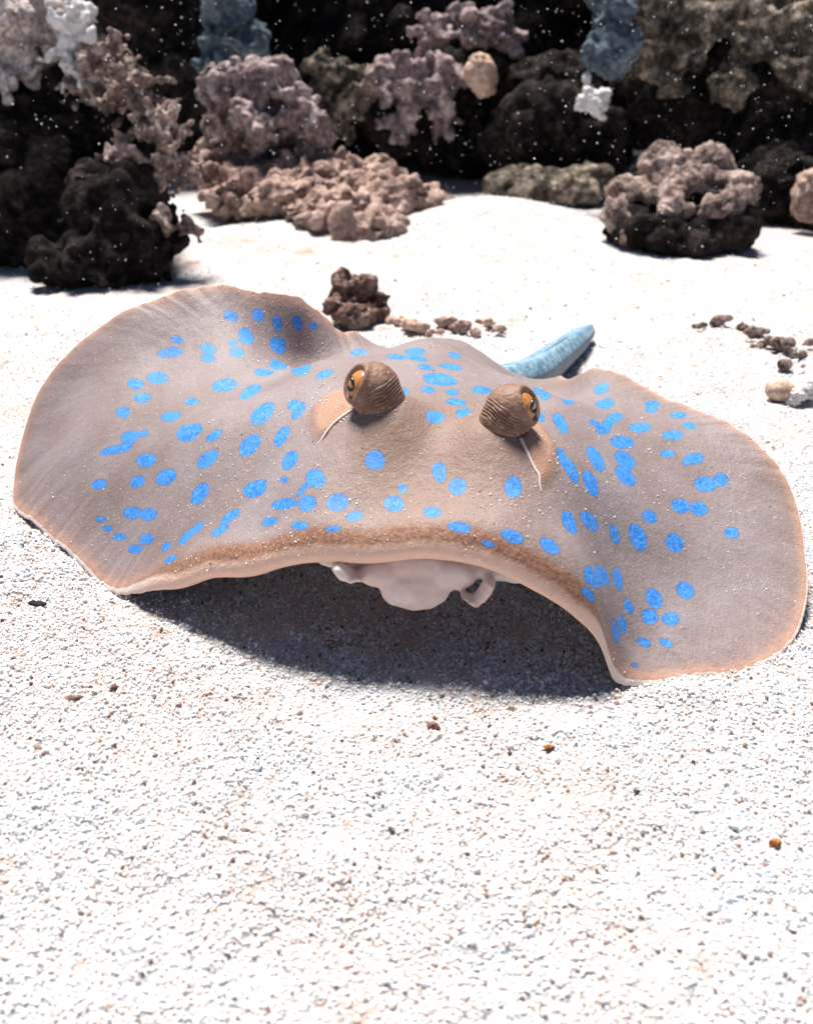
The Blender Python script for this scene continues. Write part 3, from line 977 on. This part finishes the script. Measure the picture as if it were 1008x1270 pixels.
def knobs(n, centre, R, r0, r1, length, bias, seed, steps=4, spread=.35):
    """stubby branching fingers growing out of an ellipsoid, biased to a direction"""
    rg = np.random.default_rng(seed)
    out = []
    bias = np.array(bias, float)
    for i in range(n):
        v = rg.normal(size=3); v /= np.linalg.norm(v)
        v = v + bias * rg.uniform(.2, 1); v /= np.linalg.norm(v)
        p = np.array(centre) + v * np.array(R) * .9
        dirn = v + rg.normal(size=3) * spread; dirn /= np.linalg.norm(dirn)
        r = rg.uniform(r0, r1); Ln = length * rg.uniform(.5, 1.3)
        for k in range(steps):
            t = k / (steps - 1)
            out.append((p + dirn * Ln * t, r * (1 - .35 * t) * rg.uniform(.85, 1.15)))
            dirn = dirn + rg.normal(size=3) * .22; dirn /= np.linalg.norm(dirn)
        # forked tip
        q = p + dirn * Ln
        for s_ in range(rg.integers(1, 4)):
            w_ = rg.normal(size=3) * .7 + dirn; w_ /= np.linalg.norm(w_)
            out.append((q + w_ * r * 1.0, r * rg.uniform(.45, .75)))
    return out

# --- tall dark coral head on one side, with knobbly pale branches down its edge
org = base_point(120, 362)
ch = thing('coral_colony', org, 'tall black coral rock edged with knobbly pale branches, beside the raised fin', 'coral')
core = px_balls([(70, 240, 1.20, 130, 105, 90), (150, 285, 1.09, 72, 78, 70), (30, 150, 1.27, 110, 90, 80), (170, 200, 1.16, 45, 70, 50), (90, 120, 1.26, 70, 70, 60),
                 (-60, 220, 1.27, 120, 120, 90), (120, 325, 1.06, 75, 42, 60), (190, 310, 1.07, 36, 48, 45), (10, 290, 1.2, 90, 50, 70)], org)
me = noisy(fuse('rock', core, .005, 2, (1800, .004, .013)), [('f', 9, .020, 1), ('b', 22, .014, 2), ('w', 45, .010, 3), ('f', 120, .003, 4)], org)
link('rock', me, M['dark_rock'], ch)
def kn(px, py, d, rpx, n, r0, r1, ln, bias, seed):
    k = scale_at(px, py, d)
    return [(p - org, r) for p, r in knobs(n, at(px, py, d), (rpx * k,) * 3, r0, r1, ln, bias, seed)] + [(at(px, py, d) - org, rpx * k * .55)]
br = []
for a in ((130, 85, 1.17, 24, 30, .0028, .0052, .017, (.4, -.6, .7), 1), (160, 120, 1.14, 28, 34, .0028, .0052, .018, (.5, -.7, .5), 2), (185, 160, 1.12, 26, 32, .0028, .005, .018, (.6, -.7, .4), 3),
          (202, 200, 1.11, 22, 28, .0026, .005, .017, (.8, -.6, .3), 4), (150, 195, 1.10, 18, 20, .0026, .0045, .014, (.2, -.8, .5), 5), (110, 120, 1.17, 20, 20, .0028, .005, .015, (.2, -.6, .7), 6)):
    br += kn(*a)
me = noisy(fuse('branch_cluster', br, .0021, 0, (1500, .0015, .0032)), [('f', 60, .002, 5), ('w', 120, .002, 6)], org)
link('branch_cluster', me, M['tan_coral'], ch)
br = []
for a in ((228, 212, 1.11, 10, 8, .003, .005, .012, (1, -.3, .1), 7), (235, 285, 1.08, 9, 7, .003, .005, .008, (.6, -.5, .4), 8), (205, 275, 1.06, 8, 6, .003, .005, .008, (.6, -.5, .4), 9)):
    br += kn(*a)
link('side_branch', noisy(fuse('side_branch', br, .0022, 1), [('f', 80, .002, 5)], org), M['tan_coral'], ch)
br = []
for a in ((20, 40, 1.20, 42, 26, .006, .010, .018, (.3, -.4, .9), 11), (70, 55, 1.19, 34, 20, .005, .009, .018, (.3, -.4, .9), 12), (30, 85, 1.19, 26, 14, .005, .008, .016, (.3, -.6, .6), 13), (-40, 40, 1.22, 45, 20, .006, .010, .018, (.3, -.4, .9), 14)):
    br += kn(*a)
link('sunlit_crown', noisy(fuse('sunlit_crown', br, .0028, 0, (1600, .002, .005)), [('f', 55, .004, 5), ('w', 90, .003, 6)], org), M['crown'], ch)  # blown sunlight on the crown put into its colour
br = []
for a in ((98, 35, 1.17, 13, 12, .004, .007, .012, (.3, 0, 1), 15), (82, 70, 1.17, 12, 10, .004, .007, .012, (.3, 0, 1), 16), (98, 100, 1.16, 9, 8, .004, .006, .010, (.3, -.2, 1), 17)):
    br += kn(*a)
link('glare_tip', noisy(fuse('glare_tip', br, .0024, 0, (500, .0018, .004)), [('f', 60, .003, 5)], org), M['white_coral'], ch)  # highlights on the colony top, painted as white knobs

def bush(name, px, py, d, cores, kn_list, voxel, mat, label, cat='coral', spec=None, pop=2600, core_mat=None):
    o = np.array((at(px, py, d)[0], d, at(px, py, d)[2]))
    bl, kb = px_balls(cores, o), []
    for (qx, qy, qd, rp, n, r0, r1, ln, bias, seed) in kn_list:
        k = scale_at(qx, qy, qd)
        kb += [(p - o, r) for p, r in knobs(n, at(qx, qy, qd), (rp * k,) * 3, r0, r1, ln, bias, seed, 3)]
        kb.append((at(qx, qy, qd) - o, rp * k * .6))
    spec = spec or [('f', 30, .006, 5), ('w', 70, .005, 6), ('b', 60, .004, 7)]
    if core_mat is None:
        me = noisy(fuse(name, bl + kb, voxel * .85, 0, (pop, .003, .0075)), spec, o)
        return tag(link(name, me, mat, None, tuple(o)), label, cat)
    t = thing(name, o, label, cat)
    link('rock', noisy(fuse('rock', bl, voxel * 1.2, 1, (pop // 3, .004, .011)), spec, o), core_mat, t)
    link('branch_cluster', noisy(fuse('branch_cluster', kb, voxel * .8, 0, (pop, .0025, .007)), spec, o), mat, t)
    return t

# --- reef face behind
R_SPEC = [('f', 5, .045, 1), ('b', 13, .024, 2), ('w', 28, .014, 3), ('f', 70, .006, 4)]
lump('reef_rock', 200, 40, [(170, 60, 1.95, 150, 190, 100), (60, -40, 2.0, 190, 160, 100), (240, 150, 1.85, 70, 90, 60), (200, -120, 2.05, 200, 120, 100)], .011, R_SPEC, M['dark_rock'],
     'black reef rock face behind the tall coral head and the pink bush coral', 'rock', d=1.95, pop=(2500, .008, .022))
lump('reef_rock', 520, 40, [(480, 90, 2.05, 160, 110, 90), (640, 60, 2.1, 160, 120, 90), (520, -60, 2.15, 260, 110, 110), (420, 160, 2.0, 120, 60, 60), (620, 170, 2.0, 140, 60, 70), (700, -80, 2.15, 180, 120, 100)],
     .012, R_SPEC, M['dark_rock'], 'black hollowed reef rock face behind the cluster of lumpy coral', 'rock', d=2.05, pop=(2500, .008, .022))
lump('reef_rock', 900, 60, [(900, 110, 1.72, 120, 85, 90), (1010, 100, 1.65, 110, 100, 90), (830, 80, 1.78, 80, 90, 70), (960, 190, 1.62, 90, 60, 60), (1060, 190, 1.6, 90, 70, 70), (880, -40, 1.95, 190, 90, 90), (1040, -60, 1.9, 160, 100, 90)],
     .010, [('f', 6, .035, 11), ('b', 14, .026, 12), ('w', 30, .016, 13), ('f', 80, .006, 14)], M['dark_rock'],
     'broad dark craggy reef rock under a crust of tan and green growth', 'rock', d=1.72, pop=(2500, .008, .022))
rgc = np.random.default_rng(77)
kc = []
for i in range(46):
    qx = rgc.uniform(785, 1060)
    qy = 8 + 95 * rgc.random() ** 2.2 + 14 * math.sin(qx * .045) + (qx - 785) * .06
    kc.append((qx, qy, 1.66 - .0004 * (qx - 785) - .0004 * qy, rgc.uniform(9, 20), 9, .006, .012, .012, (0, -.5, .5), 500 + i))
bush('reef_crust', 900, 60, 1.64, [(870, 18, 1.72, 70, 24, 50), (950, 24, 1.70, 80, 28, 50), (1020, 34, 1.66, 60, 30, 50), (810, 22, 1.74, 36, 22, 40), (920, -20, 1.80, 120, 30, 60)], kc, .0065, M['green_rock'],
     'sunlit tan and green knobbly crust on top of the broad craggy reef rock')
lump('reef_rock', 690, 200, [(690, 160, 1.72, 75, 50, 60), (740, 175, 1.72, 50, 45, 50), (650, 175, 1.76, 50, 45, 50), (700, 110, 1.82, 80, 40, 50)], .008,
     [('f', 10, .022, 31), ('b', 22, .014, 32), ('w', 40, .010, 33)], M['dark_rock'], 'dim dark reef rock under the sunlit white coral chunk', 'rock', d=1.72, pop=(900, .006, .015))
lump('low_rock', 680, 262, [(680, 236, 1.60, 60, 22, 50), (640, 232, 1.62, 30, 18, 30), (725, 228, 1.62, 32, 20, 30)], .006,
     [('f', 18, .012, 41), ('w', 50, .008, 42), ('p', 40, .006, 43)], M['green_rock'], 'low brown rock lying on shaded sand beyond the sand mound', 'rock', d=1.60, pop=(350, .004, .011))
lump('reef_rock', 970, 250, [(985, 235, 1.45, 55, 40, 40), (950, 215, 1.52, 40, 30, 40), (1040, 250, 1.42, 60, 50, 50)], .006,
     [('f', 14, .018, 51), ('b', 30, .012, 52), ('w', 55, .008, 53)], M['dark_rock'], 'small dark rock just beyond the two-lobed boulder', 'rock', d=1.45, pop=(500, .004, .011))
lump('pale_knob_coral', 1002, 275, [(1000, 242, 1.36, 17, 30, 18), (1012, 230, 1.36, 14, 18, 14), (1003, 262, 1.36, 14, 14, 14)], .003,
     [('f', 30, .006, 54), ('w', 70, .004, 55)], M['brown_slab'], 'small pale upright coral knob in front of the small dark rock', 'coral', d=1.36, pop=(120, .002, .005))

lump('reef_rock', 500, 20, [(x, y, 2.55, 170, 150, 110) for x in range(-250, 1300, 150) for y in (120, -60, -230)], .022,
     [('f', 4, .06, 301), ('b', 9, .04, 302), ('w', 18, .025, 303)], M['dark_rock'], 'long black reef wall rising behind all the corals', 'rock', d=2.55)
# --- corals on the reef
bush('bush_coral', 325, 200, 1.48, [(325, 150, 1.52, 60, 48, 45), (290, 165, 1.50, 34, 30, 30), (330, 195, 1.54, 70, 40, 40)],
     [(300, 115, 1.48, 22, 22, .006, .010, .012, (0, -.4, .8), 21), (335, 110, 1.48, 24, 24, .006, .010, .012, (.2, -.4, .8), 22), (365, 145, 1.47, 24, 22, .006, .010, .012, (.6, -.5, .5), 23),
      (380, 165, 1.47, 16, 14, .005, .009, .010, (.6, -.5, .5), 24), (315, 155, 1.45, 24, 22, .005, .009, .010, (0, -.8, .4), 25), (275, 110, 1.52, 16, 12, .005, .009, .010, (-.3, -.5, .7), 26)],
     .0042, M['pink_coral'], 'rounded pale pink bush coral behind the pitted brown slab', core_mat=M['tan_coral'])
bush('hazed_coral', 290, 90, 1.66, [(300, 80, 1.70, 26, 60, 25)],
     [(285, 25, 1.66, 24, 22, .006, .010, .014, (0, -.5, .5), 31), (300, 62, 1.66, 22, 18, .006, .010, .012, (.3, -.5, .4), 32), (270, 65, 1.66, 16, 12, .005, .008, .012, (-.3, -.5, .4), 33)],
     .005, M['haze_chip_blue'], 'coral with blue haze put into its colour, above the pale pink bush coral')
bush('lumpy_coral', 550, 180, 1.80, [(550, 130, 1.86, 85, 60, 50), (500, 150, 1.84, 45, 45, 40), (600, 110, 1.86, 50, 50, 40), (580, 175, 1.88, 90, 40, 50)],
     [(492, 105, 1.78, 24, 20, .007, .012, .012, (-.2, -.5, .6), 41), (545, 105, 1.78, 24, 20, .007, .012, .012, (0, -.5, .6), 42), (540, 55, 1.82, 18, 14, .006, .010, .014, (-.2, -.4, .8), 43),
      (580, 40, 1.82, 20, 14, .007, .012, .018, (0, -.4, .9), 44), (620, 45, 1.84, 18, 12, .006, .010, .014, (.4, -.4, .8), 45), (500, 150, 1.78, 22, 16, .005, .009, .012, (-.2, -.7, .1), 46), (550, 140, 1.78, 22, 16, .005, .009, .012, (.1, -.7, .1), 47)],
     .0052, M['pink_coral'], 'clustered lumpy pale coral mass with a round pale boss on it', core_mat=M['dark_rock'])  # core in dark rock: shade of the lower part put into the colour
lump('round_boss_coral', 597, 120, [(595, 90, 1.72, 20, 22, 20), (600, 102, 1.72, 17, 19, 17), (592, 80, 1.72, 13, 12, 14)], .003, [('f', 38, .006, 61), ('p', 70, .005, 62), ('b', 90, .003, 63)], M['peach_pebble'],
     'smooth round cream coral boss on the lumpy coral mass', 'coral', d=1.72)
bpy.data.objects['round_boss_coral'].location.z += 0
bush('dark_coral', 420, 140, 1.86, [(425, 120, 1.90, 42, 40, 35)],
     [(410, 90, 1.84, 18, 14, .006, .010, .014, (-.2, -.4, .8), 51), (445, 120, 1.84, 20, 14, .006, .010, .012, (.4, -.5, .5), 52), (425, 150, 1.84, 18, 12, .005, .009, .012, (0, -.7, .2), 53)],
     .0055, M['green_rock'], 'dull purple brown coral between the bush coral and the lumpy coral mass')
bush('hazed_coral', 755, 85, 1.50, [(757, 30, 1.56, 20, 60, 22), (758, -40, 1.6, 40, 50, 40)],
     [(758, 15, 1.50, 15, 14, .005, .008, .010, (0, -.6, .2), 61), (748, 65, 1.49, 18, 16, .005, .009, .010, (-.2, -.6, -.1), 62), (768, 60, 1.49, 16, 14, .005, .009, .010, (.3, -.6, -.1), 63)],
     .0048, M['haze_chip_blue'], 'coral column with blue haze put into its colour, hanging above the sunlit white chunk')
lump('sunlit_coral_chunk', 733, 150, [(720, 126, 1.44, 9, 9, 10), (732, 124, 1.44, 14, 13, 12), (741, 132, 1.44, 13, 14, 12), (747, 145, 1.44, 7, 6, 8), (746, 117, 1.44, 9, 10, 9), (730, 112, 1.44, 9, 7, 8), (727, 98, 1.46, 5, 10, 5)], .0022,
     [('f', 50, .006, 71), ('b', 110, .004, 72)], M['white_coral'], 'small sunlit coral chunk with its glare painted white, in front of dark reef', 'coral', d=1.44)  # sunlit chunk, its glare put into the colour as white

# --- half-buried pitted slab
lump('pitted_slab', 400, 285, [(385, 240, 1.44, 130, 48, 80), (300, 206, 1.52, 72, 38, 60), (470, 254, 1.38, 82, 38, 60), (420, 268, 1.31, 74, 30, 50), (532, 258, 1.40, 36, 24, 40), (350, 250, 1.36, 50, 26, 40), (460, 285, 1.26, 44, 20, 36)],
     .0042, [('f', 12, .014, 81), ('p', 38, .016, 82), ('b', 30, .016, 83), ('p', 70, .010, 84), ('f', 110, .003, 85)], M['brown_slab'],
     'wide pitted brown slab of dead coral half buried in sand', 'rock', d=1.36, pop=(700, .003, .008))
# --- two-lobed boulder: sunlit top and shaded front put in as pale and dark colours
org = base_point(840, 316)
bo = thing('boulder', org, 'rounded two-lobed boulder with shaded base painted dark on bright sand', 'rock')
me = noisy(fuse('rock', px_balls([(845, 272, 1.28, 84, 42, 70), (790, 285, 1.24, 40, 26, 40), (825, 296, 1.22, 34, 22, 30), (890, 280, 1.25, 46, 38, 45), (865, 300, 1.21, 30, 18, 26), (845, 235, 1.34, 70, 40, 55)], org), .0042, 2, (900, .003, .009)),
           [('f', 14, .012, 91), ('b', 28, .010, 92), ('w', 50, .008, 93), ('f', 110, .003, 94)], org)
link('rock', me, M['dark_rock'], bo)
lob = px_balls([(818, 205, 1.30, 26, 24, 28), (846, 212, 1.30, 26, 22, 26), (880, 205, 1.30, 28, 26, 28), (862, 228, 1.27, 42, 20, 30), (915, 245, 1.24, 26, 28, 26), (790, 240, 1.28, 34, 20, 28), (826, 248, 1.24, 26, 16, 20),
                (765, 268, 1.24, 18, 24, 20), (780, 288, 1.22, 18, 18, 16), (890, 258, 1.22, 22, 14, 18), (820, 268, 1.215, 10, 12, 10), (845, 262, 1.22, 12, 10, 12)], org)
link('sunlit_cap', noisy(fuse('sunlit_cap', lob, .0034, 1, (500, .003, .007)), [('f', 22, .007, 95), ('p', 46, .007, 96), ('w', 90, .004, 97)], org), M['tan_coral'], bo)

# --- small coral lump just behind the ray
def chunk(name, px, py, L, voxel, spec, mat, label, cat, group=None):
    return lump(name, px, py, L, voxel, spec, mat, label, cat, 1, group)
dd = gd(405)
chunk('coral_lump', 435, 405, [(425, 365, dd + .02, 18, 22, 20), (445, 360, dd + .03, 20, 20, 20), (415, 380, dd, 18, 16, 18), (440, 390, dd, 26, 18, 22), (465, 382, dd + .02, 20, 13, 16), (452, 350, dd + .03, 14, 12, 12), (428, 350, dd + .03, 15, 14, 12), (475, 372, dd + .02, 10, 8, 9)],
      .0018, [('f', 45, .007, 101), ('b', 90, .005, 102), ('p', 120, .004, 103)], M['dark_rock'] if False else rock_mat('brown_coral_lump', (.035, .018, .015), (.17, .10, .082), (.50, .35, .29), 45, 260),
      'small rough brown coral lump on the sand close behind the ray', 'coral')
# pinkish rubble bits beside it and scattered on the far sand
rub = [(520, 405, 22, 8), (548, 398, 16, 7), (572, 406, 20, 9), (600, 400, 14, 6), (622, 408, 12, 5), (540, 412, 12, 5), (492, 398, 14, 7), (590, 412, 9, 4)]
for i, (px, py, a, b) in enumerate(rub):
    d = gd(py + b)
    rg = np.random.default_rng(200 + i)
    L = [(px + rg.uniform(-.6, .6) * a, py + rg.uniform(-.3, .3) * b, d + rg.uniform(-.01, .01), a * rg.uniform(.35, .65), b * rg.uniform(.6, 1.1)) for _ in range(5)]
    chunk('rubble_piece', px, py + b, L, .0013, [('f', 70, .004, 111 + i), ('p', 150, .003, 112)], M['brown_slab'] if i % 3 else M['peach_pebble'],
          'knobbly pinkish coral rubble on sand between the brown lump and the tail', 'rubble', 'coral rubble between the brown lump and the tail')
rub = [(868, 404, 14, 6), (895, 398, 20, 7), (925, 405, 14, 5), (945, 412, 22, 10), (968, 428, 24, 11), (990, 440, 16, 9), (985, 452, 20, 7), (940, 430, 12, 6), (1003, 425, 12, 8)]
for i, (px, py, a, b) in enumerate(rub):
    d = gd(py + b)
    rg = np.random.default_rng(300 + i)
    L = [(px + rg.uniform(-.7, .7) * a, py + rg.uniform(-.3, .3) * b, d + rg.uniform(-.01, .01), a * rg.uniform(.25, .55), b * rg.uniform(.5, .9)) for _ in range(5)]
    chunk('rubble_piece', px, py + b, L, .0013, [('f', 80, .004, 121 + i), ('p', 150, .003, 122)], M['tan_coral'],
          'brown broken coral chip in the strip of rubble beyond the round pebble', 'rubble', 'rubble strip beyond the round pebble')
d = gd(500)
chunk('pebble', 968, 500, [(966, 484, d, 18, 15, 17), (972, 487, d, 16, 13, 15)], .0008, [('f', 60, .0015, 131)], M['peach_pebble'], 'smooth round peach pebble beside a white shell piece on sand', 'pebble')
d = gd(504)
chunk('shell_piece', 990, 504, [(990, 488, d, 14, 12, 12), (1002, 484, d + .003, 13, 14, 12), (981, 496, d, 9, 8, 9)], .0008, [('f', 90, .003, 132), ('b', 140, .002, 133)], M['white_coral'], 'rough white shell piece lying against the round peach pebble', 'shell')
# --- small fragments on the near sand
def frag(name, px, py, rx, ry, mat, label, cat, seed, group=None, flat=.6):
    d = gd(py)
    rg = np.random.default_rng(seed)
    L = [(px + rg.uniform(-.4, .4) * rx, py + rg.uniform(-.35, .35) * ry, d + rg.uniform(-.001, .001), rx * rg.uniform(.5, .8), ry * rg.uniform(.5, .85)) for _ in range(5)]
    return lump(name, px, py + ry * .6, L, .0004, [('f', 250, .0009, seed), ('p', 500, .0005, seed + 1)], mat, label, cat, 1, group)
frag('pebble', 535, 901, 11, 7, M['red_pebble'], 'dark red pebble on the sand in front of the shadow', 'pebble', 401)
frag('shell_chip', 762, 1028, 7, 6, M['chip_hollow_black'], 'small black shell chip half sunk in the sand', 'shell', 403)
frag('shell_chip', 960, 1046, 7, 8, M['orange_chip'], 'small orange shell chip standing in the sand', 'shell', 405)
frag('shell_chip', 765, 987, 4, 6, M['red_pebble'], 'thin brown shell sliver lying next to a flat blue grey sliver', 'shell', 407)
frag('shell_chip', 789, 981, 7, 3, M['haze_chip_blue'], 'flat blue grey shell sliver lying next to a thin brown sliver', 'shell', 409)
frag('coral_chip_and_hollow', 140, 856, 8, 7, M['red_pebble'], 'reddish brown coral chip on sand in front of the grounded raised-fin corner', 'coral', 411)
frag('coral_chip_and_hollow', 92, 868, 16, 8, M['brown_slab'], 'rough tan coral chip beside the reddish brown chip', 'coral', 413)
frag('coral_chip_and_hollow', 45, 748, 14, 4, M['chip_hollow_black'], 'thin dark piece standing for shade in a sand hollow beside the raised fin', 'coral', 415)  # dark piece added where the sand hollow is only shaded
frag('coral_chip_and_hollow', 680, 926, 10, 4, M['orange_chip'], 'curled brown shell scrap on sand below the folded fin', 'shell', 417)

# ================================================================== suspended specks in the water
ns = 1500
px, py, d = RNG.uniform(-60, 1070, ns), RNG.uniform(-60, 400, ns), RNG.uniform(.75, 1.45, ns)
pts = np.array([at(a, b, c) for a, b, c in zip(px, py, d)])
ok = pts[:, 2] > .02
pts, d = pts[ok], d[ok]
sz = (.00030 + .00050 * RNG.random(len(pts)) ** 3) * d
grain_field('water_specks', pts, sz, M['speck'], 'tiny white specks drifting in the water before the dark reef', 'specks')
